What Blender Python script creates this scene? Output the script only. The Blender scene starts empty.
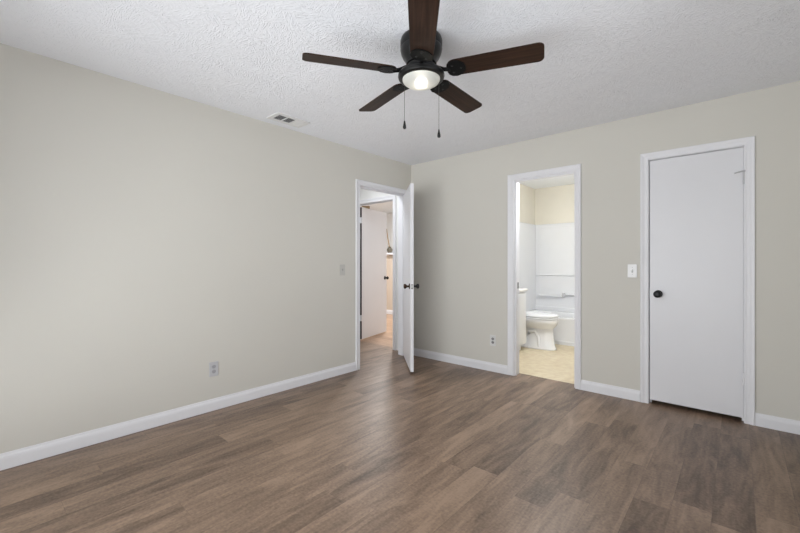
import bpy, bmesh, math, random
from mathutils import Vector, Matrix
random.seed(7)
sc = bpy.context.scene
COL = sc.collection
PI = math.pi
R = math.radians

# ------------------------------------------------------------------ camera
F = 384.35
YAW = 0.72162
cam_d = bpy.data.cameras.new('camera')
cam_d.sensor_fit = 'HORIZONTAL'
cam_d.sensor_width = 36
cam_d.lens = F * 36 / 800
cam_d.shift_y = -(266.5 - 262.77) / 800
cam_d.clip_start = 0.02
cam = bpy.data.objects.new('camera', cam_d)
cam.location = (3.1668, -3.8159, 1.1837)
cam.rotation_euler = (PI / 2, 0, YAW)
COL.objects.link(cam)
sc.camera = cam

# ------------------------------------------------------------------ view, world, large lights
sc.view_settings.view_transform = 'Standard'
sc.view_settings.look = 'None'
sc.view_settings.gamma = 1
sc.view_settings.use_curve_mapping = False
sc.view_settings.exposure = 0.0
sc.cycles.diffuse_bounces = 8
sc.cycles.max_bounces = 14
sc.cycles.sample_clamp_indirect = 6

world = bpy.data.worlds.new('world')
sc.world = world
world.use_nodes = True
wn = world.node_tree.nodes
bg = wn['Background']
sky = wn.new('ShaderNodeTexSky')
sky.sky_type = 'HOSEK_WILKIE'
sky.turbidity = 4
sky.sun_direction = Vector((0.3, 0.5, 0.8)).normalized()
world.node_tree.links.new(sky.outputs[0], bg.inputs[0])
bg.inputs[1].default_value = 0.6


def area(name, loc, rot, sx, sy, power, color):
    d = bpy.data.lights.new(name, 'AREA')
    d.shape = 'RECTANGLE'
    d.size, d.size_y = sx, sy
    d.energy = power
    d.color = color
    o = bpy.data.objects.new(name, d)
    o.location, o.rotation_euler = loc, rot
    COL.objects.link(o)
    return o


DAY = (0.945, 0.975, 1.0)
# added daylight panels outside two added, unseen windows, tilted up to brighten the ceiling
area('added_front_window_light', (1.80, -4.52, 1.12), (R(112), 0, 0), 2.9, 1.9, 125, DAY)
area('added_right_window_light', (3.95, -2.55, 1.38), (0, R(108), 0), 1.5, 2.0, 42, DAY)
# unseen bare lights near where ceiling lamps of the neighbouring rooms would be
def bulb_light(name, loc, radius, power, color):
    d = bpy.data.lights.new(name, 'POINT')
    d.shadow_soft_size = radius
    d.energy = power
    d.color = color
    o = bpy.data.objects.new(name, d)
    o.location = loc
    COL.objects.link(o)


bulb_light('bathroom_ceiling_fill', (1.62, 0.50, 2.22), 0.14, 12, (0.95, 0.975, 1.0))  # second bathroom light, added to brighten the bathroom ceiling
area('added_bathroom_light', (1.62, 0.46, 2.40), (0, 0, 0), 0.4, 0.4, 22, (0.955, 0.975, 1.0))  # added bathroom light without a fixture
area('added_hall_light', (-0.50, -0.70, 2.40), (0, 0, 0), 0.4, 0.4, 12, (0.92, 0.96, 1.0))  # added hall light without a fixture, also brightens the open hall door
area('far_room_ceiling_lamp', (-1.75, 1.69, 2.40), (0, 0, 0), 0.25, 0.25, 86, (0.93, 0.95, 0.965))


# ------------------------------------------------------------------ node / material helpers
def new_mat(name):
    m = bpy.data.materials.new(name)
    m.use_nodes = True
    nt = m.node_tree
    return m, nt, nt.nodes['Principled BSDF']


def N(nt, kind, **kw):
    n = nt.nodes.new(kind)
    for k, v in kw.items():
        if k.startswith('i_'):
            key = k[2:]
            n.inputs[int(key) if key.isdigit() else key].default_value = v
        else:
            setattr(n, k, v)
    return n


def lk(nt, a, b):
    nt.links.new(a, b)


def M_(nt, op, a, b=None):
    n = nt.nodes.new('ShaderNodeMath')
    n.operation = op
    for i, v in enumerate((a, b)):
        if v is None:
            continue
        if isinstance(v, (int, float)):
            n.inputs[i].default_value = v
        else:
            nt.links.new(v, n.inputs[i])
    return n.outputs[0]


def plain(name, col, rough=0.5, metal=0.0, vary=0.03, scale=6.0, bump=0.0, bscale=200, spec=0.5):
    """principled paint / plastic / metal with a faint procedural mottling"""
    m, nt, p = new_mat(name)
    p.inputs['Roughness'].default_value = rough
    p.inputs['Metallic'].default_value = metal
    p.inputs['Specular IOR Level'].default_value = spec
    tc = N(nt, 'ShaderNodeTexCoord')
    nz = N(nt, 'ShaderNodeTexNoise', i_Scale=scale, i_Detail=3.0)
    lk(nt, tc.outputs['Object'], nz.inputs['Vector'])
    rp = N(nt, 'ShaderNodeValToRGB')
    a = [max(0, c * (1 - vary)) for c in col]
    b = [min(1, c * (1 + vary)) for c in col]
    rp.color_ramp.elements[0].position = 0.3
    rp.color_ramp.elements[1].position = 0.7
    rp.color_ramp.elements[0].color = (*a, 1)
    rp.color_ramp.elements[1].color = (*b, 1)
    lk(nt, nz.outputs['Fac'], rp.inputs['Fac'])
    lk(nt, rp.outputs['Color'], p.inputs['Base Color'])
    if bump:
        n2 = N(nt, 'ShaderNodeTexNoise', i_Scale=bscale, i_Detail=2.0)
        lk(nt, tc.outputs['Object'], n2.inputs['Vector'])
        bp = N(nt, 'ShaderNodeBump', i_Strength=bump, i_Distance=0.002)
        lk(nt, n2.outputs['Fac'], bp.inputs['Height'])
        lk(nt, bp.outputs['Normal'], p.inputs['Normal'])
    return m


def ceiling_mat():
    """slap brush drywall texture: short ridges in fan-like patches"""
    m, nt, p = new_mat('textured_ceiling_paint')
    p.inputs['Base Color'].default_value = (0.855, 0.87, 0.91, 1)
    p.inputs['Roughness'].default_value = 0.85
    tc = N(nt, 'ShaderNodeTexCoord')
    big = N(nt, 'ShaderNodeTexNoise', i_Scale=7.0, i_Detail=1.0)
    lk(nt, tc.outputs['Object'], big.inputs['Vector'])
    # patches each turn their strokes another way
    vor = N(nt, 'ShaderNodeTexVoronoi', i_Scale=11.0)
    lk(nt, tc.outputs['Object'], vor.inputs['Vector'])
    wnz = N(nt, 'ShaderNodeTexWhiteNoise', noise_dimensions='3D')
    lk(nt, vor.outputs['Position'], wnz.inputs['Vector'])
    ang = M_(nt, 'MULTIPLY', wnz.outputs['Value'], 6.283)
    rot = N(nt, 'ShaderNodeVectorRotate', rotation_type='Z_AXIS')
    lk(nt, tc.outputs['Object'], rot.inputs['Vector'])
    lk(nt, ang, rot.inputs['Angle'])
    mp = N(nt, 'ShaderNodeMapping')
    mp.inputs['Scale'].default_value = (105, 24, 1)
    lk(nt, rot.outputs[0], mp.inputs['Vector'])
    st = N(nt, 'ShaderNodeTexNoise', i_Scale=1.0, i_Detail=2.0, i_Distortion=1.2)
    lk(nt, mp.outputs[0], st.inputs['Vector'])
    rp = N(nt, 'ShaderNodeValToRGB')
    rp.color_ramp.elements[0].position = 0.47
    rp.color_ramp.elements[1].position = 0.64
    lk(nt, st.outputs['Fac'], rp.inputs['Fac'])
    h = M_(nt, 'MULTIPLY', rp.outputs['Color'], M_(nt, 'ADD', big.outputs['Fac'], 0.2))
    fine = N(nt, 'ShaderNodeTexNoise', i_Scale=55.0, i_Detail=2.0)
    lk(nt, tc.outputs['Object'], fine.inputs['Vector'])
    h = M_(nt, 'ADD', h, M_(nt, 'MULTIPLY', fine.outputs['Fac'], 0.5))
    bp = N(nt, 'ShaderNodeBump', i_Strength=0.62, i_Distance=0.005)
    lk(nt, h, bp.inputs['Height'])
    lk(nt, bp.outputs['Normal'], p.inputs['Normal'])
    return m


def plank_mat(name, dark, light, along_y=True, width=0.152, length=1.22, rough=0.37):
    m, nt, p = new_mat(name)
    tc = N(nt, 'ShaderNodeTexCoord')
    sp = N(nt, 'ShaderNodeSeparateXYZ')
    lk(nt, tc.outputs['Object'], sp.inputs[0])
    u, v = (sp.outputs['X'], sp.outputs['Y']) if along_y else (sp.outputs['Y'], sp.outputs['X'])
    ur = M_(nt, 'DIVIDE', M_(nt, 'ADD', u, 20.03), width)
    row = M_(nt, 'FLOOR', ur)
    w1 = N(nt, 'ShaderNodeTexWhiteNoise', noise_dimensions='1D')
    lk(nt, row, w1.inputs['W'])
    vr = M_(nt, 'ADD', M_(nt, 'DIVIDE', M_(nt, 'ADD', v, 20.0), length), w1.outputs['Value'])
    pl = M_(nt, 'FLOOR', vr)
    cb = N(nt, 'ShaderNodeCombineXYZ')
    lk(nt, row, cb.inputs[0])
    lk(nt, pl, cb.inputs[1])
    w2 = N(nt, 'ShaderNodeTexWhiteNoise', noise_dimensions='3D')
    lk(nt, cb.outputs[0], w2.inputs['Vector'])
    # grain shifted from plank to plank
    gc = N(nt, 'ShaderNodeCombineXYZ')
    lk(nt, M_(nt, 'MULTIPLY', u, 42), gc.inputs[0])
    lk(nt, M_(nt, 'ADD', M_(nt, 'MULTIPLY', v, 2.2), M_(nt, 'MULTIPLY', w2.outputs['Value'], 60)), gc.inputs[1])
    g1 = N(nt, 'ShaderNodeTexNoise', i_Scale=1.0, i_Detail=6.0, i_Roughness=0.62, i_Distortion=0.5)
    lk(nt, gc.outputs[0], g1.inputs['Vector'])
    cc = N(nt, 'ShaderNodeCombineXYZ')
    lk(nt, M_(nt, 'MULTIPLY', u, 13.5), cc.inputs[0])
    lk(nt, M_(nt, 'ADD', M_(nt, 'MULTIPLY', v, 2.6), M_(nt, 'MULTIPLY', w2.outputs['Value'], 33)), cc.inputs[1])
    g2 = N(nt, 'ShaderNodeTexNoise', i_Scale=1.0, i_Detail=4.0, i_Roughness=0.6, i_Distortion=0.8)
    lk(nt, cc.outputs[0], g2.inputs['Vector'])
    g3 = N(nt, 'ShaderNodeTexNoise', i_Scale=70.0, i_Detail=2.0)
    lk(nt, tc.outputs['Object'], g3.inputs['Vector'])
    f = M_(nt, 'MULTIPLY', w2.outputs['Value'], 0.17)
    f = M_(nt, 'ADD', f, M_(nt, 'MULTIPLY', g1.outputs['Fac'], 0.24))
    f = M_(nt, 'ADD', f, M_(nt, 'MULTIPLY', g2.outputs['Fac'], 0.62))
    f = M_(nt, 'ADD', f, M_(nt, 'MULTIPLY', g3.outputs['Fac'], 0.30))
    rp = N(nt, 'ShaderNodeValToRGB')
    rp.color_ramp.elements[0].position = 0.48
    rp.color_ramp.elements[1].position = 0.84
    rp.color_ramp.elements[0].color = (*dark, 1)
    rp.color_ramp.elements[1].color = (*light, 1)
    lk(nt, f, rp.inputs['Fac'])
    # seams
    fu = M_(nt, 'FRACT', ur)
    fv = M_(nt, 'FRACT', vr)
    su = M_(nt, 'LESS_THAN', fu, 0.012)
    sv = M_(nt, 'LESS_THAN', fv, 0.0022)
    seam = M_(nt, 'MAXIMUM', su, sv)
    mx = N(nt, 'ShaderNodeMixRGB', blend_type='MULTIPLY')
    lk(nt, M_(nt, 'MULTIPLY', seam, 0.32), mx.inputs[0])
    lk(nt, rp.outputs['Color'], mx.inputs[1])
    mx.inputs[2].default_value = (0.25, 0.22, 0.2, 1)
    lk(nt, mx.outputs[0], p.inputs['Base Color'])
    p.inputs['Roughness'].default_value = rough
    p.inputs['Specular IOR Level'].default_value = 0.5
    bp = N(nt, 'ShaderNodeBump', i_Strength=0.15, i_Distance=0.001)
    lk(nt, M_(nt, 'SUBTRACT', g1.outputs['Fac'], seam), bp.inputs['Height'])
    lk(nt, bp.outputs['Normal'], p.inputs['Normal'])
    return m


def vinyl_mat():
    m, nt, p = new_mat('cream_vinyl_tile')
    tc = N(nt, 'ShaderNodeTexCoord')
    mp = N(nt, 'ShaderNodeMapping')
    lk(nt, tc.outputs['Object'], mp.inputs[0])
    br = N(nt, 'ShaderNodeTexBrick', offset=0.0, i_Scale=1.0)
    br.inputs['Brick Width'].default_value = 0.305
    br.inputs['Row Height'].default_value = 0.305
    br.inputs['Mortar Size'].default_value = 0.002
    br.inputs['Color1'].default_value = (0.64, 0.55, 0.39, 1)
    br.inputs['Color2'].default_value = (0.57, 0.475, 0.32, 1)
    br.inputs['Mortar'].default_value = (0.60, 0.50, 0.36, 1)
    lk(nt, mp.outputs[0], br.inputs['Vector'])
    nz = N(nt, 'ShaderNodeTexNoise', i_Scale=14.0, i_Detail=5.0)
    lk(nt, tc.outputs['Object'], nz.inputs['Vector'])
    mx = N(nt, 'ShaderNodeMixRGB', blend_type='OVERLAY', i_0=0.35)
    lk(nt, br.outputs['Color'], mx.inputs[1])
    lk(nt, nz.outputs['Fac'], mx.inputs[2])
    lk(nt, mx.outputs[0], p.inputs['Base Color'])
    p.inputs['Roughness'].default_value = 0.4
    return m


def blade_mat():
    m, nt, p = new_mat('dark_walnut_blade')
    tc = N(nt, 'ShaderNodeTexCoord')
    mp = N(nt, 'ShaderNodeMapping')
    mp.inputs['Scale'].default_value = (3, 60, 10)
    lk(nt, tc.outputs['Object'], mp.inputs[0])
    nz = N(nt, 'ShaderNodeTexNoise', i_Scale=1.0, i_Detail=4.0, i_Distortion=0.6)
    lk(nt, mp.outputs[0], nz.inputs['Vector'])
    rp = N(nt, 'ShaderNodeValToRGB')
    rp.color_ramp.elements[0].color = (0.012, 0.007, 0.005, 1)
    rp.color_ramp.elements[1].color = (0.050, 0.026, 0.017, 1)
    rp.color_ramp.elements[0].position = 0.25
    rp.color_ramp.elements[1].position = 0.8
    lk(nt, nz.outputs['Fac'], rp.inputs['Fac'])
    lk(nt, rp.outputs['Color'], p.inputs['Base Color'])
    p.inputs['Roughness'].default_value = 0.42
    p.inputs['Specular IOR Level'].default_value = 0.10
    return m


def globe_mat():
    m, nt, p = new_mat('frosted_lit_glass')
    out = nt.nodes['Material Output']
    rf = N(nt, 'ShaderNodeBsdfRefraction', i_Roughness=0.8, i_IOR=1.25)
    rf.inputs[0].default_value = (0.95, 0.95, 0.92, 1)
    tl = N(nt, 'ShaderNodeBsdfTranslucent')
    tl.inputs[0].default_value = (0.9, 0.9, 0.87, 1)
    df = N(nt, 'ShaderNodeBsdfDiffuse')
    df.inputs[0].default_value = (0.78, 0.80, 0.78, 1)
    a = N(nt, 'ShaderNodeMixShader', i_0=0.72)
    lk(nt, tl.outputs[0], a.inputs[1])
    lk(nt, df.outputs[0], a.inputs[2])
    b = N(nt, 'ShaderNodeMixShader', i_0=0.35)
    lk(nt, a.outputs[0], b.inputs[1])
    lk(nt, rf.outputs[0], b.inputs[2])
    lk(nt, b.outputs[0], out.inputs[0])
    return m


def lamp_mat():
    m, nt, p = new_mat('warm_lit_bulb')
    p.inputs['Base Color'].default_value = (0.9, 0.9, 0.85, 1)
    p.inputs['Emission Color'].default_value = (1.0, 0.92, 0.78, 1)
    p.inputs['Emission Strength'].default_value = 22
    return m


def glass_mat():
    m, nt, p = new_mat('window_glass')
    out = nt.nodes['Material Output']
    tr = N(nt, 'ShaderNodeBsdfTransparent')
    gl = N(nt, 'ShaderNodeBsdfGlossy')
    gl.inputs['Roughness'].default_value = 0.02
    fr = N(nt, 'ShaderNodeFresnel', i_IOR=1.45)
    b = N(nt, 'ShaderNodeMixShader')
    lk(nt, fr.outputs[0], b.inputs[0])
    lk(nt, tr.outputs[0], b.inputs[1])
    lk(nt, gl.outputs[0], b.inputs[2])
    lk(nt, b.outputs[0], out.inputs[0])
    return m


WALL = plain('greige_wall_paint', (0.612, 0.594, 0.545), 0.75, vary=0.012, scale=1.2, bump=0.06, bscale=160)
CEIL = ceiling_mat()
TRIM = plain('white_trim_paint', (0.76, 0.76, 0.785), 0.42, vary=0.01, spec=0.35)
DOOR = plain('white_door_paint', (0.72, 0.72, 0.745), 0.36, vary=0.012, scale=2.5, spec=0.3)
FLOOR = plank_mat('brown_oak_laminate', (0.092, 0.057, 0.037), (0.335, 0.230, 0.160))
FARFLOOR = plank_mat('warm_oak_laminate', (0.24, 0.145, 0.090), (0.48, 0.32, 0.215), along_y=False)
VINYL = vinyl_mat()
CREAM = plain('cream_wall_paint', (0.78, 0.747, 0.665), 0.7, vary=0.012)
BATHCEIL = plain('bright_white_ceiling_paint', (0.88, 0.90, 0.93), 0.7, vary=0.005)
BEIGE = plain('beige_wall_paint', (0.60, 0.51, 0.42), 0.7, vary=0.012)
WHITEWALL = plain('white_wall_paint', (0.80, 0.80, 0.79), 0.7, vary=0.01)
BLACK = plain('oil_rubbed_bronze', (0.010, 0.010, 0.011), 0.38, metal=0.0, vary=0.2, spec=0.3)
FANBLK = plain('black_fan_enamel', (0.007, 0.007, 0.007), 0.30, vary=0.1, spec=0.3)
FANIRON = plain('black_blade_iron', (0.006, 0.006, 0.006), 0.45, vary=0.1, spec=0.08)
BRONZE = plain('aged_bronze', (0.05, 0.026, 0.015), 0.35, metal=0.6, vary=0.15)
BLADE = blade_mat()
GLOBE = globe_mat()
BULB = lamp_mat()
CHAIN = plain('dull_chain_metal', (0.10, 0.10, 0.095), 0.4, metal=0.8)
STEELD = plain('dull_dark_steel', (0.20, 0.20, 0.20), 0.5, metal=0.4)
NICKEL = plain('satin_nickel', (0.42, 0.42, 0.42), 0.35, metal=0.9)
BRASS = plain('brown_brass', (0.28, 0.20, 0.11), 0.4, metal=0.6)
PLATE_W = plain('white_plastic', (0.78, 0.78, 0.78), 0.35)
PLATE_S = plain('soft_white_plastic', (0.66, 0.66, 0.65), 0.4)
PLATE_G = plain('grey_plastic', (0.52, 0.52, 0.54), 0.4)
PLATE_B = plain('almond_plastic', (0.50, 0.49, 0.46), 0.4)
SLOT = plain('dark_socket', (0.02, 0.02, 0.02), 0.6)
GREYIN = plain('mid_grey_plastic', (0.36, 0.36, 0.38), 0.45)
SOCKET = plain('dark_grey_socket', (0.22, 0.22, 0.23), 0.5)  # darker grey of the sockets and toggle surrounds
VENTW = plain('white_vent_enamel', (0.76, 0.76, 0.76), 0.45)
DUCT = plain('dark_duct', (0.14, 0.14, 0.145), 0.7)
PORC = plain('white_porcelain', (0.81, 0.82, 0.845), 0.12, vary=0.005)
TUBM = plain('white_acrylic', (0.78, 0.79, 0.815), 0.2, vary=0.006)
CABIN = plain('white_cabinet_paint', (0.76, 0.765, 0.78), 0.35, vary=0.01)
COUNTER = plain('white_cultured_marble', (0.83, 0.82, 0.80), 0.18, vary=0.03, scale=9)
CHROME = plain('chrome', (0.75, 0.75, 0.76), 0.1, metal=1.0)
POT = plain('dark_mottled_ceramic', (0.10, 0.085, 0.06), 0.3, vary=0.6, scale=60)
DARKEDGE = plain('dark_edge_strip', (0.06, 0.05, 0.048), 0.7, vary=0.2, scale=20)  # dark strip along the hinge edge of the hall door
STICK = plain('dry_brown_stem', (0.25, 0.16, 0.08), 0.7, vary=0.2, scale=30)
GLASS = glass_mat()


# ------------------------------------------------------------------ geometry helpers
def box(bm, x0, x1, y0, y1, z0, z1, bev=0.0, seg=2):
    v = [bm.verts.new((x, y, z)) for x in (x0, x1) for y in (y0, y1) for z in (z0, z1)]
    idx = [(0, 1, 3, 2), (4, 6, 7, 5), (0, 4, 5, 1), (2, 3, 7, 6), (0, 2, 6, 4), (1, 5, 7, 3)]
    fs = [bm.faces.new([v[i] for i in q]) for q in idx]
    if bev > 0:
        es = {e for f in fs for e in f.edges}
        bmesh.ops.bevel(bm, geom=list(es), offset=bev, segments=seg, profile=0.5, affect='EDGES')


def bx(*a, **k):
    bm = bmesh.new()
    box(bm, *a, **k)
    return bm


def rings(bm, rs, cap=True, close=True):
    """loft a list of equal-length rings of points"""
    vs = [[bm.verts.new(p) for p in r] for r in rs]
    n = len(vs[0])
    for a, b in zip(vs, vs[1:]):
        for i in range(n if close else n - 1):
            j = (i + 1) % n
            bm.faces.new((a[i], a[j], b[j], b[i]))
    if cap:
        bm.faces.new(list(reversed(vs[0])))
        bm.faces.new(vs[-1])


def lathe(bm, prof, n=40, origin=(0, 0, 0), axis='Z'):
    """prof: (radius, height) list; spun about the axis"""
    o = Vector(origin)
    rs = []
    for r, h in prof:
        ring = []
        for i in range(n):
            a = 2 * PI * i / n
            c, s = r * math.cos(a), r * math.sin(a)
            p = {'Z': (c, s, h), 'Y': (s, h, c), 'X': (h, c, s)}[axis]
            ring.append(o + Vector(p))
        rs.append(ring)
    rings(bm, rs)


def tube(bm, pts, r, n=10):
    pts = [Vector(p) for p in pts]
    rs = []
    for i, p in enumerate(pts):
        d = (pts[min(i + 1, len(pts) - 1)] - pts[max(i - 1, 0)]).normalized()
        up = Vector((0, 0, 1)) if abs(d.z) < 0.9 else Vector((1, 0, 0))
        a = d.cross(up).normalized()
        b = d.cross(a).normalized()
        rr = r[i] if isinstance(r, (list, tuple)) else r
        rs.append([p + a * rr * math.cos(2 * PI * k / n) + b * rr * math.sin(2 * PI * k / n) for k in range(n)])
    rings(bm, rs)


def prism(bm, poly, z0, z1):
    rings(bm, [[(x, y, z0) for x, y in poly], [(x, y, z1) for x, y in poly]])


def obj(name, bm, mat, parent=None, smooth=False, loc=(0, 0, 0), rz=0.0):
    bmesh.ops.recalc_face_normals(bm, faces=bm.faces)
    me = bpy.data.meshes.new(name)
    bm.to_mesh(me)
    bm.free()
    me.materials.append(mat)
    if smooth:
        for p in me.polygons:
            p.use_smooth = True
        me.set_sharp_from_angle(angle=R(38))
    o = bpy.data.objects.new(name, me)
    o.location = loc
    o.rotation_euler = (0, 0, rz)
    COL.objects.link(o)
    if parent:
        o.parent = parent
    return o


def tag(o, label, cat, group=None, kind=None):
    o['label'] = label
    o['category'] = cat
    if group:
        o['group'] = group
    if kind:
        o['kind'] = kind
    return o


def thing(name, label, cat, loc=(0, 0, 0), rz=0.0, group=None, kind=None):
    o = bpy.data.objects.new(name, None)
    o.empty_display_size = 0.1
    o.location = loc
    o.rotation_euler = (0, 0, rz)
    COL.objects.link(o)
    return tag(o, label, cat, group, kind)


def struct(name, bm, mat, label, cat, smooth=False):
    return tag(obj(name, bm, mat, None, smooth), label, cat, kind='structure')


def dup(root, loc, label, group=None, rz=None):
    r = root.copy()
    COL.objects.link(r)
    r.location = loc
    if rz is not None:
        r.rotation_euler = (0, 0, rz)
    r['label'] = label
    if group:
        r['group'] = group
    for ch in list(root.children):
        c = ch.copy()
        COL.objects.link(c)
        c.parent = r
        for g in list(ch.children):
            d = g.copy()
            COL.objects.link(d)
            d.parent = c
    return r


# ------------------------------------------------------------------ room dimensions
H = 2.44            # ceiling
RX, FY = 3.67, -4.25
T = 0.12            # wall thickness
DT = 2.045          # door opening height
L0, L1 = -0.897, -0.107      # hall doorway in the left wall (y)
B0, B1 = 1.407, 2.010        # bathroom doorway in the back wall (x)
C0, C1 = 2.603, 3.198        # closet doorway in the back wall (x)
HY = 0.06                    # hall end wall (front face, y)
F0, F1 = -1.175, -0.372      # doorway in the hall end wall (x)
BL, BR, BB = 0.567, 2.15, 2.62   # bathroom left, right, back

# floors
bm = bmesh.new()
prism(bm, [(-1.32, FY), (RX, FY), (RX, 0.125), (-0.12, 0.125), (-0.12, 0.15), (-1.32, 0.15)], -0.05, 0.0)
struct('floor', bm, FLOOR, 'brown wood-look plank floor of the bedroom', 'floor')
struct('floor_bathroom', bx(BL, BR, 0.125, BB, -0.05, 0.001), VINYL, 'cream tiled vinyl floor in the bathroom', 'floor')
bm = bmesh.new()
prism(bm, [(-4.6, 0.15), (-0.12, 0.15), (-0.12, 3.47), (-4.6, 3.47)], -0.05, 0.0)
struct('floor_hall', bm, FARFLOOR, 'warm oak plank floor seen beyond the hall doorway', 'floor')
struct('floor_closet', bx(2.27, RX, 0.125, 0.8, -0.05, 0.0), FLOOR, 'plank floor behind the closet door', 'floor')

# ceilings
struct('ceiling', bx(-T, RX + T, FY - T, T, H, H + 0.1), CEIL, 'white brush-textured bedroom ceiling', 'ceiling')
struct('ceiling_bathroom', bx(BL - 0.1, BR + T, T, BB + T, H, H + 0.1), BATHCEIL, 'smooth white bathroom ceiling', 'ceiling')
struct('ceiling_hall', bx(-4.7, -T, FY, 3.55, H, H + 0.1), WHITEWALL, 'white ceiling beyond the hall doorway', 'ceiling')

# bedroom walls
bm = bmesh.new()
box(bm, -T, 0, FY - T, L0 - 0.018, 0, H)
box(bm, -T, 0, L1 + 0.018, 0, 0, H)
box(bm, -T, 0, L0 - 0.018, L1 + 0.018, DT + 0.018, H)
struct('wall_left', bm, WALL, 'long greige wall on the left with the outlet', 'wall')
bm = bmesh.new()
g = 0.018
for a, b in ((-T, B0 - g), (B1 + g, C0 - g), (C1 + g, RX + T)):
    box(bm, a, b, 0, T, 0, H)
for a, b in ((B0 - g, B1 + g), (C0 - g, C1 + g)):
    box(bm, a, b, 0, T, DT + g, H)
struct('wall_back', bm, WALL, 'greige wall on the right holding the bathroom and closet doorways', 'wall')
WX0, WX1, WZ0, WZ1 = 0.45, 3.15, 0.35, 2.10      # unseen front window, added for daylight
SZ0 = 0.80
SY0, SY1 = -3.45, -1.65                          # unseen right window, added for daylight
bm = bmesh.new()
box(bm, 0, WX0, FY - T, FY, 0, H)
box(bm, WX1, RX + T, FY - T, FY, 0, H)
box(bm, WX0, WX1, FY - T, FY, 0, WZ0)
box(bm, WX0, WX1, FY - T, FY, WZ1, H)
struct('wall_front', bm, WALL, 'greige wall behind the photographer', 'wall')
bm = bmesh.new()
box(bm, RX, RX + T, FY, SY0, 0, H)
box(bm, RX, RX + T, SY1, 0, 0, H)
box(bm, RX, RX + T, SY0, SY1, 0, SZ0)
box(bm, RX, RX + T, SY0, SY1, WZ1, H)
struct('wall_right', bm, WALL, 'greige wall beside the photographer with an added window', 'wall')


def window(name, label, loc, rz, w, h):
    t = thing(name, label, 'window', loc, rz, kind='structure')
    bm = bmesh.new()
    box(bm, 0, w, 0, 0.06, 0, 0.05)
    box(bm, 0, w, 0, 0.06, h - 0.05, h)
    box(bm, 0, 0.05, 0, 0.06, 0.05, h - 0.05)
    box(bm, w - 0.05, w, 0, 0.06, 0.05, h - 0.05)
    box(bm, w / 2 - 0.03, w / 2 + 0.03, 0, 0.06, 0.05, h - 0.05)
    box(bm, 0.05, w - 0.05, 0.01, 0.05, h / 2 - 0.02, h / 2 + 0.02)
    obj('window_frame', bm, TRIM, t)
    obj('pane', bx(0.05, w - 0.05, 0.028, 0.032, 0.05, h - 0.05), GLASS, t)
    obj('window_sill', bx(-0.04, w + 0.04, -0.11, -0.0, -0.025, 0.0, bev=0.004), TRIM, t)


# local +y points outdoors
window('added_window_1', 'added white framed window for daylight in the wall behind the photographer', (WX1, FY - 0.03, WZ0), PI, WX1 - WX0, WZ1 - WZ0)
window('added_window_2', 'added white framed window for daylight in the wall beside the photographer', (RX + 0.03, SY1, SZ0), -PI / 2, SY1 - SY0, WZ1 - SZ0)

# bathroom, closet and hall shells
struct('wall_bathroom_left', bx(BL - 0.1, BL, T, BB + T, 0, H), CREAM, 'cream bathroom wall behind the toilet', 'wall')
struct('wall_bathroom_back', bx(BL, BR, BB, BB + T, 0, H), CREAM, 'cream bathroom wall above the white tub surround', 'wall')
struct('wall_bathroom_right', bx(BR, BR + T, T, BB + T, 0, H), CREAM, 'cream bathroom wall on the right, out of view', 'wall')
struct('wall_closet', bx(BR + T, RX + T, 0.8, 0.9, 0, H), WALL, 'closet back wall behind the closed door', 'wall')
struct('wall_closet_side', bx(RX, RX + T, T, 0.8, 0, H), WALL, 'closet side wall', 'wall')
bm = bmesh.new()
box(bm, -1.42, F0 - g, HY, HY + 0.11, 0, H)
box(bm, F1 + g, -T, HY, HY + 0.11, 0, H)
box(bm, F0 - g, F1 + g, HY, HY + 0.11, DT + g, H)
struct('wall_hall_end', bm, WHITEWALL, 'white wall at the end of the hall around the second doorway', 'wall')
struct('wall_hall_left', bx(-1.42, -1.32, FY, HY, 0, H), WHITEWALL, 'white hall wall opposite the bedroom doorway', 'wall')
struct('wall_hall_front', bx(-1.32, -T, FY - 0.1, FY, 0, H), WHITEWALL, 'far end wall of the hall', 'wall')
struct('wall_far_back', bx(-4.6, -T, 3.35, 3.47, 0, H), WHITEWALL, 'white wall above the ledge in the far room', 'wall')
struct('wall_far_right', bx(-T, -0.02, T, 3.47, 0, H), WHITEWALL, 'right wall of the far room', 'wall')
struct('wall_far_left', bx(-4.7, -4.6, HY, 3.47, 0, H), WHITEWALL, 'left wall of the far room', 'wall')
struct('wall_far_front', bx(-4.6, -1.42, HY, HY + 0.11, 0, H), WHITEWALL, 'near wall of the far room', 'wall')
struct('wall_half', bx(-4.6, -T, 2.70, 2.82, 0, 1.37), BEIGE, 'beige half wall under the white ledge in the far room', 'wall')


# ------------------------------------------------------------------ baseboards, casings, jambs
BP = [(0, 0), (0.014, 0), (0.014, 0.060), (0.012, 0.072), (0.008, 0.080), (0.006, 0.092), (0, 0.092)]


def base_run(bm, p0, p1, n):
    """baseboard from p0 to p1 (xy) standing off the wall along n"""
    rs = []
    for p in (p0, p1):
        rs.append([(p[0] + n[0] * t, p[1] + n[1] * t, z) for t, z in BP])
    rings(bm, rs)


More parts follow.
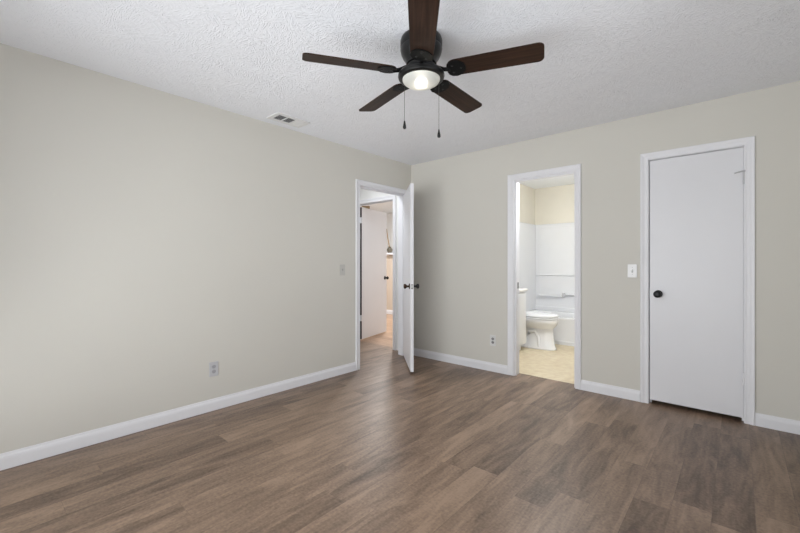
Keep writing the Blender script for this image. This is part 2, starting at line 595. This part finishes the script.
bm = bmesh.new()
base_run(bm, (0, FY + 0.014), (0, L0 - 0.064), (1, 0))
base_run(bm, (0, L1 + 0.064), (0, -0.014), (1, 0))
struct('baseboard_left', bm, TRIM, 'white baseboard along the left wall', 'baseboard')
bm = bmesh.new()
base_run(bm, (0.0, 0), (B0 - 0.072, 0), (0, -1))
base_run(bm, (B1 + 0.056, 0), (C0 - 0.064, 0), (0, -1))
base_run(bm, (C1 + 0.062, 0), (RX, 0), (0, -1))
struct('baseboard_back', bm, TRIM, 'white baseboard along the wall between the doorways', 'baseboard')
bm = bmesh.new()
base_run(bm, (0, FY), (RX, FY), (0, 1))
struct('baseboard_front', bm, TRIM, 'white baseboard behind the photographer', 'baseboard')
bm = bmesh.new()
base_run(bm, (RX, FY + 0.014), (RX, -0.014), (-1, 0))
struct('baseboard_right', bm, TRIM, 'white baseboard under the added side window', 'baseboard')
bm = bmesh.new()
base_run(bm, (-4.6, 2.70), (-T, 2.70), (0, -1))
struct('baseboard_far', bm, TRIM, 'white baseboard at the foot of the beige half wall', 'baseboard')
struct('trim_4', bx(-4.6, -T, 2.62, 2.90, 1.37, 1.41, bev=0.006), TRIM, 'white ledge capping the beige half wall in the far room', 'ledge')

# casing profile: (offset outward, thickness)
CP = [(0.0, 0.0), (0.0, 0.010), (0.006, 0.013), (0.014, 0.011), (0.030, 0.012), (0.042, 0.017), (0.054, 0.019), (0.058, 0.016), (0.058, 0.0)]


def casing(bm, a0, a1, zt, place, left=0.058, right=0.058):
    """three-sided mitred casing; place(a, t, z) maps to world"""
    rs = []
    k0, k1 = left / 0.058, right / 0.058
    for which in range(4):
        ring = []
        for w, t in CP:
            if which == 0:
                q = (a0 - w * k0, t, 0.0)
            elif which == 1:
                q = (a0 - w * k0, t, zt + w)
            elif which == 2:
                q = (a1 + w * k1, t, zt + w)
            else:
                q = (a1 + w * k1, t, 0.0)
            ring.append(place(*q))
        rs.append(ring)
    rings(bm, rs)


def jamb(bm, a0, a1, zt, d0, d1, place_box, stop):
    """lining boards on both sides and the head, with a stop strip at depth stop"""
    place_box(a0 - 0.018, a0, d0, d1, 0, zt)
    place_box(a1, a1 + 0.018, d0, d1, 0, zt)
    place_box(a0 - 0.018, a1 + 0.018, d0, d1, zt, zt + 0.018)
    s0, s1 = stop
    place_box(a0, a0 + 0.011, s0, s1, 0, zt)
    place_box(a1 - 0.011, a1, s0, s1, 0, zt)
    place_box(a0 + 0.011, a1 - 0.011, s0, s1, zt - 0.011, zt)


# trim_1: left-wall doorway (room face x=0, hall face x=-T)
t = thing('trim_1', 'white casing around the open doorway in the left wall', 'door frame', (0, (L0 + L1) / 2, 0), kind='structure')
ym = (L0 + L1) / 2
bm = bmesh.new()
casing(bm, L0 - ym - 0.004, L1 - ym + 0.004, DT + 0.002, lambda a, th, z: (th, a, z))
obj('casing', bm, TRIM, t)
bm = bmesh.new()
casing(bm, L0 - ym - 0.004, L1 - ym + 0.004, DT + 0.002, lambda a, th, z: (-T - th, a, z))
obj('casing', bm, TRIM, t)
bm = bmesh.new()
jamb(bm, L0 - ym, L1 - ym, DT, -T, 0, lambda a, b, c, d, e, f: box(bm, c, d, a, b, e, f), (-0.075, -0.040))
obj('jamb', bm, TRIM, t)

# trim_2: bathroom doorway
xm = (B0 + B1) / 2
t = thing('trim_2', 'white casing around the bathroom doorway', 'door frame', (xm, 0, 0), kind='structure')
bm = bmesh.new()
casing(bm, B0 - xm - 0.005, B1 - xm + 0.004, DT + 0.004, lambda a, th, z: (a, -th, z), 0.066, 0.052)
obj('casing', bm, TRIM, t)
bm = bmesh.new()
jamb(bm, B0 - xm, B1 - xm, DT, 0, T, lambda a, b, c, d, e, f: box(bm, a, b, c, d, e, f), (0.016, 0.046))
obj('jamb', bm, TRIM, t)
obj('strike_plate', bx(B0 - xm, B0 - xm + 0.002, 0.060, 0.100, 0.91, 0.975, bev=0.0005), STEELD, t)

# trim_3: closet doorway
xm = (C0 + C1) / 2
t = thing('trim_3', 'white casing around the closed closet door', 'door frame', (xm, 0, 0), kind='structure')
bm = bmesh.new()
casing(bm, C0 - xm - 0.003, C1 - xm + 0.003, DT + 0.003, lambda a, th, z: (a, -th, z))
obj('casing', bm, TRIM, t)
bm = bmesh.new()
jamb(bm, C0 - xm, C1 - xm, DT, 0, T, lambda a, b, c, d, e, f: box(bm, a, b, c, d, e, f), (0.042, 0.075))
obj('jamb', bm, TRIM, t)

# trim_5: hall end doorway
xm = (F0 + F1) / 2
t = thing('trim_5', 'white casing of the second doorway at the end of the hall', 'door frame', (xm, HY, 0), kind='structure')
bm = bmesh.new()
casing(bm, F0 - xm - 0.004, F1 - xm + 0.004, DT + 0.004, lambda a, th, z: (a, -th, z))
obj('casing', bm, TRIM, t)
bm = bmesh.new()
jamb(bm, F0 - xm, F1 - xm, DT, 0, 0.11, lambda a, b, c, d, e, f: box(bm, a, b, c, d, e, f), (0.030, 0.060))
obj('jamb', bm, TRIM, t)


# ------------------------------------------------------------------ doors
def knob_bm(y0, sgn, x, z, r=0.027):
    """door knob with rosette growing from y0 along sgn*y"""
    bm = bmesh.new()
    prof = [(0.0005, 0.0), (0.031, 0.0), (0.031, 0.004), (0.026, 0.008), (0.012, 0.010), (0.011, 0.030),
            (0.016, 0.034), (r * 0.9, 0.042), (r, 0.052), (r * 0.95, 0.060), (r * 0.7, 0.066), (r * 0.3, 0.068), (0.0005, 0.068)]
    lathe(bm, [(a, h * sgn) for a, h in prof], 28, (x, y0, z), 'Y')
    return bm


def door_leaf(root, w, h, z0, y0, y1, edge_plate=True, knob_z=0.93, knob_mats=(BLACK, BLACK), hinges=(0.25, 1.05, 1.82),
              hinge_mat=TRIM, hinge_y=None, knob_sides=(True, True)):
    """flush slab hinged at local x=0, running to x=w, thickness y0..y1"""
    obj('slab', bx(0.002, w, y0, y1, z0, h, bev=0.0018), DOOR, root)
    kx = w - 0.060
    if knob_sides[0]:
        obj('knob', knob_bm(y0, -1, kx, knob_z), knob_mats[0], root, True)
    if knob_sides[1]:
        obj('knob', knob_bm(y1, 1, kx, knob_z), knob_mats[1], root, True)
    if edge_plate:
        ym_ = (y0 + y1) / 2
        lp = obj('latch_plate', bx(w - 0.001, w + 0.0015, ym_ - 0.013, ym_ + 0.013, knob_z - 0.028, knob_z + 0.028, bev=0.0005), NICKEL, root)
        for dz in (-0.018, 0.018):
            bm = bmesh.new()
            lathe(bm, [(0.0004, 0.0), (0.006, 0.0), (0.006, 0.001), (0.0004, 0.0014)], 12, (w + 0.0012, ym_, knob_z + dz), 'X')
            obj('screw', bm, BRONZE, lp)
        bm = bmesh.new()
        box(bm, w + 0.001, w + 0.010, ym_ - 0.006, ym_ + 0.006, knob_z - 0.009, knob_z + 0.009, bev=0.002)
        obj('latch_bolt', bm, NICKEL, lp)
    if hinge_y is not None:
        for z in hinges:
            bm = bmesh.new()
            lathe(bm, [(0.0005, -0.05), (0.005, -0.05), (0.0062, -0.046), (0.0062, 0.046), (0.005, 0.05), (0.0005, 0.05)], 12, (0.0, hinge_y, z), 'Z')
            box(bm, 0.0, 0.022, hinge_y - 0.0015 if hinge_y > y0 else hinge_y, hinge_y + 0.0025, z - 0.044, z + 0.044)
            obj('hinge', bm, hinge_mat, root, True)


# bedroom door: hinge pin at the room-side corner of the right jamb, leaf swung into the room.
# closed it would run along -y; local x runs along the leaf. angle of the open leaf in plan:
OPEN = -90.0 + 46.6
root = thing('door_1', 'white bedroom door standing half open near the room corner', 'door', (0.004, L1 - 0.003, 0), R(OPEN), kind='structure')
door_leaf(root, 0.785, 2.030, 0.022, -0.035, 0.0, knob_mats=(BRONZE, BLACK), hinge_y=0.003)

# bathroom door: hinged on the right jamb, swung into the bathroom out of sight
root = thing('door_2', 'white bathroom door swung open inside the bathroom behind the right jamb', 'door', (B1 - 0.003, T + 0.004, 0), R(84), kind='structure')
door_leaf(root, 0.595, 2.030, 0.015, 0.0, 0.035, hinge_y=-0.003)

# closet door: hinged on the right, closed
root = thing('door_3', 'closed white closet door with a single black knob on its left side', 'door', (C1, 0, 0), PI, kind='structure')
cw = C1 - C0 - 0.005
obj('slab', bx(0.0012, cw, -0.036, -0.001, 0.034, 2.040, bev=0.0018), DOOR, root)
obj('knob', knob_bm(-0.001, 1, cw - 0.060, 0.925, 0.029), BLACK, root, True)
obj('latch_plate', bx(cw - 0.001, cw + 0.0015, -0.030, -0.004, 0.895, 0.955), NICKEL, root)
for z in (0.325, 1.812):
    bm = bmesh.new()
    lathe(bm, [(0.0005, -0.047), (0.005, -0.047), (0.0065, -0.042), (0.0065, 0.042), (0.005, 0.047), (0.0005, 0.047)], 12, (0.0, 0.007, z), 'Z')
    hg = obj('hinge', bm, PLATE_G if z > 1 else TRIM, root, True)  # upper knuckle grey: the shadow on it is put into its colour
    if z > 1:
        bm = bmesh.new()
        tube(bm, [(-0.008, 0.012, z + 0.050), (0.012, 0.016, z + 0.048), (0.052, 0.030, z + 0.036)], [0.006, 0.0055, 0.005], 8)
        lathe(bm, [(0.0005, 0.052), (0.007, 0.053), (0.007, 0.062), (0.0005, 0.063)], 12, (0.052 - 0.052, 0.007, z - 0.005), 'Z')
        obj('door_stop_arm', bm, PLATE_G, hg, True)

# hall door: hinged on the left jamb of the hall end doorway, swung into the far room
root = thing('door_4', 'white hall door standing open in the second doorway beyond the bedroom', 'door', (F0 + 0.012, HY + 0.118, 0), R(104.3), kind='structure')
door_leaf(root, 0.775, 2.030, 0.020, -0.035, 0.0, knob_mats=(BLACK, BLACK))
obj('hinge_edge', bx(-0.0004, 0.0022, -0.0345, -0.0005, 0.022, 2.028), DARKEDGE, root)['label'] = 'dark strip on the hinge edge'
for z in (0.34, 1.83):
    bm = bmesh.new()
    box(bm, -0.002, -0.0003, -0.034, -0.002, z - 0.045, z + 0.045)
    lathe(bm, [(0.0005, -0.047), (0.006, -0.046), (0.006, 0.046), (0.0005, 0.047)], 12, (-0.002, 0.003, z), 'Z')
    obj('hinge', bm, TRIM, root, True)
bm = bmesh.new()
rings(bm, [[(0.0, -0.050, 2.036), (0.0, -0.036, 2.036), (0.0, -0.036, 2.048), (0.0, -0.050, 2.048)],
           [(0.20, -0.056, 2.028), (0.20, -0.030, 2.028), (0.20, -0.030, 2.070), (0.20, -0.056, 2.070)]])
obj('bracket', bm, BRASS, root)


# ------------------------------------------------------------------ ceiling fan
FX, FYY = 1.836, -2.124
fan = thing('ceiling_fan', 'black ceiling fan with five dark walnut blades and lit glass bowl', 'ceiling fan', (FX, FYY, H), YAW)
# local frame: +x = to the right as photographed, +y = away from the camera, z down from the ceiling
bm = bmesh.new()
lathe(bm, [(0.0005, 0.0), (0.104, 0.0), (0.112, -0.006), (0.117, -0.022), (0.117, -0.050), (0.114, -0.058), (0.117, -0.066),
           (0.112, -0.090), (0.100, -0.115), (0.088, -0.132), (0.084, -0.150), (0.0005, -0.150)], 56)
hs = obj('motor_housing', bm, FANBLK, fan, True)
bm = bmesh.new()
lathe(bm, [(0.0005, -0.150), (0.072, -0.150), (0.078, -0.156), (0.078, -0.172), (0.066, -0.180), (0.066, -0.190), (0.0005, -0.190)], 48)
obj('hub', bm, FANBLK, fan, True)
bm = bmesh.new()
lathe(bm, [(0.0005, -0.190), (0.098, -0.190), (0.121, -0.196), (0.129, -0.206), (0.130, -0.216), (0.126, -0.228), (0.116, -0.233), (0.107, -0.233),
           (0.104, -0.226), (0.0005, -0.226)], 56)
kit = obj('light_kit', bm, FANBLK, fan, True)
bm = bmesh.new()
nb = 14
prof = [(0.104, -0.229), (0.1045, -0.233)]
for i in range(1, nb + 1):
    a = PI / 2 * i / nb
    prof.append((max(0.1045 * math.cos(a), 0.0006), -0.233 - 0.040 * math.sin(a)))
rs = []
for r_, h_ in prof:
    rs.append([(r_ * math.cos(2 * PI * k / 48), r_ * math.sin(2 * PI * k / 48), h_) for k in range(48)])
rings(bm, rs, cap=False)
obj('glass_bowl', bm, GLOBE, fan, True)
bm = bmesh.new()
lathe(bm, [(0.0005, -0.226), (0.018, -0.226), (0.024, -0.230), (0.027, -0.237), (0.024, -0.245), (0.014, -0.252), (0.0005, -0.254)], 24)
obj('bulb', bm, BULB, kit, True)

R0, R1, BW = 0.150, 0.645, 0.066      # blade root, tip, half width


def blade_outline():
    pts = []
    rc = 0.030
    # tip, slightly rounded corners
    for a in range(0, 91, 15):
        pts.append((R1 - rc + rc * math.sin(R(a)), -(BW - rc) - rc * math.cos(R(a))))
    for a in range(0, 91, 15):
        pts.append((R1 - rc + rc * math.cos(R(a)), (BW - rc) + rc * math.sin(R(a))))
    # root, rounder
    hw = 0.060
    rc = 0.045
    for a in range(0, 91, 15):
        pts.append((R0 + rc - rc * math.sin(R(a)), (hw - rc) + rc * math.cos(R(a))))
    for a in range(0, 91, 15):
        pts.append((R0 + rc - rc * math.cos(R(a)), -(hw - rc) - rc * math.sin(R(a))))
    return pts


ZB = -0.197
bl = bmesh.new()
prism(bl, blade_outline(), -0.003, 0.003)
mesh_blade = None
for k in range(5):
    ang = -PI / 2 + 2 * PI * k / 5 + R(-2.2)
    if k == 0:
        b = obj('blade', bl, BLADE, fan)
        bm = bmesh.new()       # blade iron: arm from the hub and a plate under the blade root
        tube(bm, [(0.060, 0, 0.026), (0.095, 0, 0.018), (0.130, 0, 0.000), (0.165, 0, -0.006)], [0.013, 0.011, 0.011, 0.012], 10)
        prism(bm, [(0.148, -0.020), (0.153, -0.038), (0.168, -0.054), (0.195, -0.060), (0.222, -0.052), (0.243, -0.030), (0.250, 0), (0.243, 0.030), (0.222, 0.052), (0.195, 0.060), (0.168, 0.054), (0.153, 0.038), (0.148, 0.020)], -0.009, -0.0032)
        iron = obj('blade_iron', bm, FANIRON, b, True)
        screws = []
        for sx, sy in ((0.180, 0.026), (0.180, -0.026), (0.225, 0.0)):
            bm = bmesh.new()
            lathe(bm, [(0.0004, -0.013), (0.004, -0.0125), (0.006, -0.009), (0.0004, -0.0085)], 12, (sx, sy, 0))
            screws.append(obj('screw', bm, FANBLK, b, True))
        first = b
    else:
        b = first.copy()
        COL.objects.link(b)
        b.parent = fan
        for ch in (iron, *screws):
            c = ch.copy()
            COL.objects.link(c)
            c.parent = b
    b.rotation_mode = 'ZYX'
    b.rotation_mode = 'XYZ'
    # pitch about the blade's own length, then turn round the hub
    b.matrix_basis = Matrix.Translation((0, 0, ZB)) @ Matrix.Rotation(ang, 4, 'Z') @ Matrix.Rotation(R(-12), 4, 'X')

for px_, ln, lbl in ((-0.089, 0.265, None), (0.101, 0.317, None)):
    yy = 0.065 if px_ < 0 else 0.06
    bm = bmesh.new()
    z = -0.205
    rr = 0.0011
    tube(bm, [(px_, yy, z), (px_ * 1.04, yy, z - 0.004), (px_ * 1.04, yy, z - ln + 0.03)], [0.0025, rr, rr], 6)
    for i in range(int((ln - 0.035) / 0.006)):
        c = Matrix.Translation((px_ * 1.04, yy, z - 0.008 - i * 0.006))
        bmesh.ops.create_icosphere(bm, subdivisions=1, radius=0.0018, matrix=c)
    ch = obj('pull_chain', bm, CHAIN, fan)
    bm = bmesh.new()
    zf = z - ln + 0.032
    lathe(bm, [(0.0004, zf), (0.004, zf - 0.001), (0.0048, zf - 0.010), (0.0088, zf - 0.030), (0.0096, zf - 0.040), (0.006, zf - 0.047), (0.0004, zf - 0.048)], 14, (px_ * 1.04, yy, 0))
    obj('chain_fob', bm, BLACK, ch, True)

# ------------------------------------------------------------------ ceiling vent
vx0, vx1, vy0, vy1 = 0.105, 0.290, -2.085, -1.760
vent = thing('ceiling_vent', 'white rectangular air vent in the ceiling above the left wall', 'vent', ((vx0 + vx1) / 2, (vy0 + vy1) / 2, H))
hw, hl = (vx1 - vx0) / 2, (vy1 - vy0) / 2
bm = bmesh.new()
fr = 0.036
box(bm, -hw, -hw + fr, -hl, hl, -0.008, 0, bev=0.003)
box(bm, hw - fr, hw, -hl, hl, -0.008, 0, bev=0.003)
box(bm, -hw + fr, hw - fr, -hl, -hl + fr, -0.008, 0)
box(bm, -hw + fr, hw - fr, hl - fr, hl, -0.008, 0)
secs = [(-hl + fr + i * (2 * hl - 2 * fr) / 3 + 0.004, -hl + fr + (i + 1) * (2 * hl - 2 * fr) / 3 - 0.004) for i in range(3)]
for a, b in zip(secs, secs[1:]):
    box(bm, -hw + fr, hw - fr, a[1], b[0], -0.0075, 0)
obj('frame', bm, VENTW, vent)
obj('duct_opening', bx(-hw + fr, hw - fr, -hl + fr, hl - fr, -0.0012, -0.0004), DUCT, vent)
for i, (a, b) in enumerate(secs):
    n_ = 6
    for j in range(n_):
        y = a + (j + 0.5) * (b - a) / n_
        ang_ = R(62) if i < 2 else R(-20)
        w_ = 0.0052 if i < 2 else 0.0072
        dy, dz = w_ * math.cos(ang_), w_ * math.sin(ang_)
        bm = bmesh.new()
        q = [(y - dy, -0.0045 - dz * 0.4), (y + dy, -0.0045 + dz * 0.4), (y + dy, -0.0038 + dz * 0.4), (y - dy, -0.0038 - dz * 0.4)]
        rings(bm, [[(-hw + fr, u, v) for u, v in q], [(hw - fr, u, v) for u, v in q]])
        obj('louver', bm, VENTW, vent)


# ------------------------------------------------------------------ outlets and switches (local: plate in xz, facing -y)
def outlet(loc, rz, label, pm, sm, dark):
    t = thing('wall_outlet', label, 'outlet', loc, rz)
    obj('cover_plate', bx(-0.0355, 0.0355, -0.006, 0, -0.058, 0.058, bev=0.0025), pm, t)
    for dz in (-0.0195, 0.0195):
        bm = bmesh.new()
        prism(bm, [(0.0165 * math.cos(a), 0.0145 * math.sin(a)) for a in [2 * PI * i / 20 for i in range(20)]], 0, 0.0015)
        bmesh.ops.transform(bm, matrix=Matrix.Translation((0, -0.0058, dz)) @ Matrix.Rotation(PI / 2, 4, 'X'), verts=bm.verts)
        s = obj('socket', bm, sm, t)
        bm = bmesh.new()
        for dx in (-0.0065, 0.0065):
            box(bm, dx - 0.0013, dx + 0.0013, -0.0078, -0.0070, dz - 0.001, dz + 0.008)
        lathe(bm, [(0.0003, -0.0070), (0.0025, -0.0070), (0.0025, -0.0078), (0.0003, -0.0078)], 10, (0, 0, dz - 0.007), 'Y')
        obj('slots', bm, dark, s)
    bm = bmesh.new()
    lathe(bm, [(0.0003, -0.0058), (0.003, -0.0058), (0.0025, -0.0072), (0.0003, -0.0075)], 12, (0, 0, 0), 'Y')
    obj('screw', bm, NICKEL, t, True)
    return t


def switch(loc, rz, label, pm, tm):
    t = thing('light_switch', label, 'light switch', loc, rz)
    obj('cover_plate', bx(-0.0355, 0.0355, -0.006, 0, -0.058, 0.058, bev=0.0025), pm, t)
    bm = bmesh.new()
    box(bm, -0.0055, 0.0055, -0.0068, -0.0058, -0.0125, 0.0125)
    obj('toggle_surround', bm, tm, t)
    bm = bmesh.new()
    rings(bm, [[(-0.0045, -0.006, -0.008), (0.0045, -0.006, -0.008), (0.0045, -0.006, 0.008), (-0.0045, -0.006, 0.008)],
               [(-0.0038, -0.017, 0.004), (0.0038, -0.017, 0.004), (0.0038, -0.017, 0.012), (-0.0038, -0.017, 0.012)]])
    obj('toggle', bm, pm, t)
    for dz in (-0.030, 0.030):
        bm = bmesh.new()
        lathe(bm, [(0.0003, -0.0058), (0.003, -0.0058), (0.0025, -0.0070), (0.0003, -0.0073)], 12, (0, 0, dz), 'Y')
        obj('screw', bm, NICKEL, t, True)
    return t


outlet((0, -2.486, 0.330), PI / 2, 'grey wall outlet low on the long left wall', PLATE_G, GREYIN, SOCKET)
outlet((1.160, 0, 0.336), 0, 'small white wall outlet low between the corner and the bathroom doorway', PLATE_S, SOCKET, SLOT)
switch((0, -1.148, 1.107), PI / 2, 'beige-grey light switch beside the open bedroom doorway', PLATE_B, SOCKET)
switch((2.481, 0, 1.113), 0, 'white light switch left of the closed closet door', PLATE_W, SOCKET)


# ------------------------------------------------------------------ bathroom
def ell(cx, z, hl_, hw_, n=36, back=None, p=2.0, cy=0.0):
    """egg-like ring: superellipse, optionally flattened at the back"""
    out = []
    for i in range(n):
        a = 2 * PI * i / n
        c, s = math.cos(a), math.sin(a)
        x = hl_ * math.copysign(abs(c) ** (2 / p), c)
        y = hw_ * math.copysign(abs(s) ** (2 / p), s)
        if back is not None and x < -back:
            x = -back
        out.append((cx + x, cy + y, z))
    return out


TY = 1.48
toilet = thing('toilet', 'white porcelain toilet with closed lid beside the bathtub', 'toilet', (BL + 0.02, TY, 0.001))
bm = bmesh.new()      # local x out of the wall
rings(bm, [ell(0.42, 0.000, 0.305, 0.120, p=2.6), ell(0.42, 0.014, 0.310, 0.124, p=2.6), ell(0.42, 0.035, 0.298, 0.112, p=2.6),
           ell(0.42, 0.12, 0.280, 0.094, p=2.5), ell(0.42, 0.22, 0.272, 0.088, p=2.4), ell(0.42, 0.28, 0.272, 0.092, p=2.3),
           ell(0.43, 0.305, 0.282, 0.120, p=2.1), ell(0.44, 0.33, 0.296, 0.150), ell(0.445, 0.365, 0.306, 0.174), ell(0.445, 0.39, 0.308, 0.184),
           ell(0.445, 0.410, 0.305, 0.184), ell(0.445, 0.416, 0.298, 0.178)])
bowl = obj('bowl', bm, PORC, toilet, True)
for s in (-1, 1):      # trapway relief on both sides of the pedestal
    bm = bmesh.new()
    tube(bm, [(0.34, s * 0.100, 0.03), (0.34, s * 0.086, 0.13), (0.40, s * 0.082, 0.22), (0.47, s * 0.082, 0.24), (0.52, s * 0.080, 0.16), (0.53, s * 0.090, 0.03)], 0.022, 10)
    obj('trapway', bm, PORC, bowl, True)
bm = bmesh.new()
rings(bm, [ell(0.478, 0.418, 0.268, 0.180), ell(0.478, 0.422, 0.276, 0.187), ell(0.478, 0.432, 0.276, 0.187), ell(0.478, 0.437, 0.270, 0.182)])
obj('seat', bm, PORC, toilet, True)
bm = bmesh.new()
rings(bm, [ell(0.478, 0.443, 0.268, 0.182), ell(0.478, 0.448, 0.278, 0.190), ell(0.478, 0.464, 0.278, 0.190), ell(0.478, 0.480, 0.264, 0.178), ell(0.478, 0.488, 0.21, 0.13)])
obj('lid', bm, PORC, toilet, True)
bm = bmesh.new()
box(bm, 0.0, 0.195, -0.235, 0.235, 0.42, 0.775, bev=0.022, seg=3)
tank = obj('tank', bm, PORC, toilet, True)
obj('tank_lid', bx(-0.006, 0.205, -0.243, 0.243, 0.775, 0.808, bev=0.010, seg=3), PORC, tank, True)
bm = bmesh.new()
tube(bm, [(0.196, -0.17, 0.66), (0.215, -0.17, 0.66), (0.222, -0.15, 0.655), (0.222, -0.10, 0.645)], 0.006, 8)
obj('flush_lever', bm, CHROME, tank, True)
for s in (-1, 1):
    bm = bmesh.new()
    lathe(bm, [(0.016, 0.012), (0.015, 0.022), (0.009, 0.030), (0.0005, 0.032)], 14, (0.40, s * 0.118, 0))
    obj('bolt_cap', bm, PORC, bowl, True)

# tub with moulded surround along the back wall
y0t, y1t = 1.88, BB
tub = thing('bathtub', 'white bathtub with moulded wall surround at the back of the bathroom', 'bathtub', ((BL + BR) / 2, (y0t + y1t) / 2, 0.001))
hx, hy = (BR - BL) / 2 - 0.002, (y1t - y0t) / 2 - 0.002


def rrect(hx_, hy_, z, r_, n=6):
    out = []
    for qx, qy, a0 in ((1, 1, 0), (-1, 1, 90), (-1, -1, 180), (1, -1, 270)):
        for i in range(n + 1):
            a = R(a0 + 90 * i / n)
            out.append((qx * (hx_ - r_) + r_ * math.cos(a), qy * (hy_ - r_) + r_ * math.sin(a), z))
    return out


bm = bmesh.new()
rings(bm, [rrect(hx, hy, 0, 0.004), rrect(hx, hy, 0.05, 0.004), rrect(hx - 0.002, hy - 0.008, 0.055, 0.006), rrect(hx - 0.002, hy - 0.010, 0.33, 0.008),
           rrect(hx, hy, 0.355, 0.01), rrect(hx, hy, 0.385, 0.012), rrect(hx - 0.008, hy - 0.008, 0.392, 0.014),
           rrect(hx - 0.075, hy - 0.075, 0.390, 0.10), rrect(hx - 0.09, hy - 0.09, 0.36, 0.11), rrect(hx - 0.13, hy - 0.12, 0.12, 0.12), rrect(hx - 0.19, hy - 0.17, 0.08, 0.10)])
obj('tub', bm, TUBM, tub, True)
ZS = 1.825
bm = bmesh.new()
box(bm, -hx, hx, hy - 0.022, hy, 0.392, ZS, bev=0.004)                       # back sheet
box(bm, -hx + 0.10, hx - 0.10, hy - 0.030, hy - 0.020, 0.98, ZS - 0.06, bev=0.004)  # raised field above the rail
box(bm, -hx + 0.020, hx - 0.020, hy - 0.034, hy - 0.020, 0.392, 0.46, bev=0.006)
box(bm, -hx + 0.020, hx - 0.020, hy - 0.042, hy - 0.020, 0.972, 0.990, bev=0.006)
box(bm, -hx, -hx + 0.022, -hy, hy - 0.020, 0.392, ZS, bev=0.004)
box(bm, hx - 0.022, hx, -hy, hy - 0.020, 0.392, ZS, bev=0.004)
sur = obj('surround', bm, TUBM, tub)
xo = (BL + BR) / 2
bm = bmesh.new()
box(bm, 0.66 - xo, 1.035 - xo, hy - 0.085, hy - 0.020, 0.625, 0.655, bev=0.010, seg=3)
obj('soap_ledge', bm, TUBM, sur, True)
bm = bmesh.new()
box(bm, 1.040 - xo, 1.075 - xo, hy - 0.075, hy - 0.020, 0.625, 0.70, bev=0.008, seg=3)
box(bm, 1.56 - xo, 1.595 - xo, hy - 0.075, hy - 0.020, 0.625, 0.70, bev=0.008, seg=3)
tube(bm, [(1.055 - xo, hy - 0.060, 0.665), (1.58 - xo, hy - 0.060, 0.665)], 0.011, 12)
obj('grab_bar', bm, PLATE_G, sur, True)

# vanity
van = thing('vanity', 'white bathroom vanity cabinet just inside the bathroom doorway', 'vanity', (BL + 0.015, 0.82, 0.001))
bm = bmesh.new()
box(bm, 0.001, 0.425, -0.38, 0.38, 0.09, 0.80)
box(bm, 0.001, 0.365, -0.375, 0.375, 0.0, 0.09)
cabv = obj('cabinet', bm, CABIN, van)
bm = bmesh.new()
box(bm, 0.001, 0.455, -0.39, 0.395, 0.80, 0.835, bev=0.008, seg=3)
box(bm, 0.001, 0.018, -0.39, 0.395, 0.835, 0.92, bev=0.004)
rs = [ell(0.235, 0.8352, 0.150, 0.205), ell(0.235, 0.840, 0.156, 0.211), ell(0.235, 0.840, 0.144, 0.199), ell(0.235, 0.8354, 0.132, 0.187)]
rings(bm, rs)
obj('countertop', bm, COUNTER, van, True)
for s in (-1, 1):
    d = obj('door', bx(0.426, 0.444, min(s * 0.006, s * 0.365), max(s * 0.006, s * 0.365), 0.11, 0.78, bev=0.004), CABIN, van)
    bm = bmesh.new()
    lathe(bm, [(0.0005, 0.444), (0.006, 0.444), (0.006, 0.456), (0.014, 0.462), (0.013, 0.470), (0.0005, 0.473)], 16, (0, s * 0.04, 0.70), 'X')
    obj('knob', bm, CHROME, d, True)
bm = bmesh.new()
lathe(bm, [(0.0005, 0.8352), (0.024, 0.8352), (0.022, 0.846), (0.013, 0.852), (0.012, 0.92), (0.0005, 0.922)], 18, (0.06, 0, 0))
tube(bm, [(0.06, 0, 0.90), (0.10, 0, 0.935), (0.15, 0, 0.94), (0.175, 0, 0.92)], 0.010, 10)
fct = obj('faucet', bm, CHROME, van, True)
for s in (-1, 1):
    bm = bmesh.new()
    lathe(bm, [(0.0005, 0.8352), (0.020, 0.8352), (0.018, 0.850), (0.014, 0.870), (0.019, 0.880), (0.0005, 0.888)], 16, (0.06, s * 0.10, 0))
    obj('tap_handle', bm, CHROME, fct, True)

# ------------------------------------------------------------------ ornament on the far ledge
vase = thing('vase', 'small dark vase with one dry stem on the white ledge beyond the hall', 'vase', (-2.885, 2.70, 1.41))
bm = bmesh.new()
lathe(bm, [(0.0005, 0), (0.04, 0), (0.052, 0.02), (0.066, 0.055), (0.064, 0.085), (0.048, 0.115), (0.030, 0.128), (0.030, 0.142), (0.034, 0.146), (0.024, 0.146), (0.022, 0.12), (0.0005, 0.118)], 28)
obj('vessel', bm, POT, vase, True)
bm = bmesh.new()
tube(bm, [(0, 0, 0.10), (-0.02, -0.015, 0.24), (-0.042, -0.03, 0.40), (-0.058, -0.04, 0.56)], [0.010, 0.010, 0.011, 0.006], 8)
obj('stem', bm, STICK, vase, True)
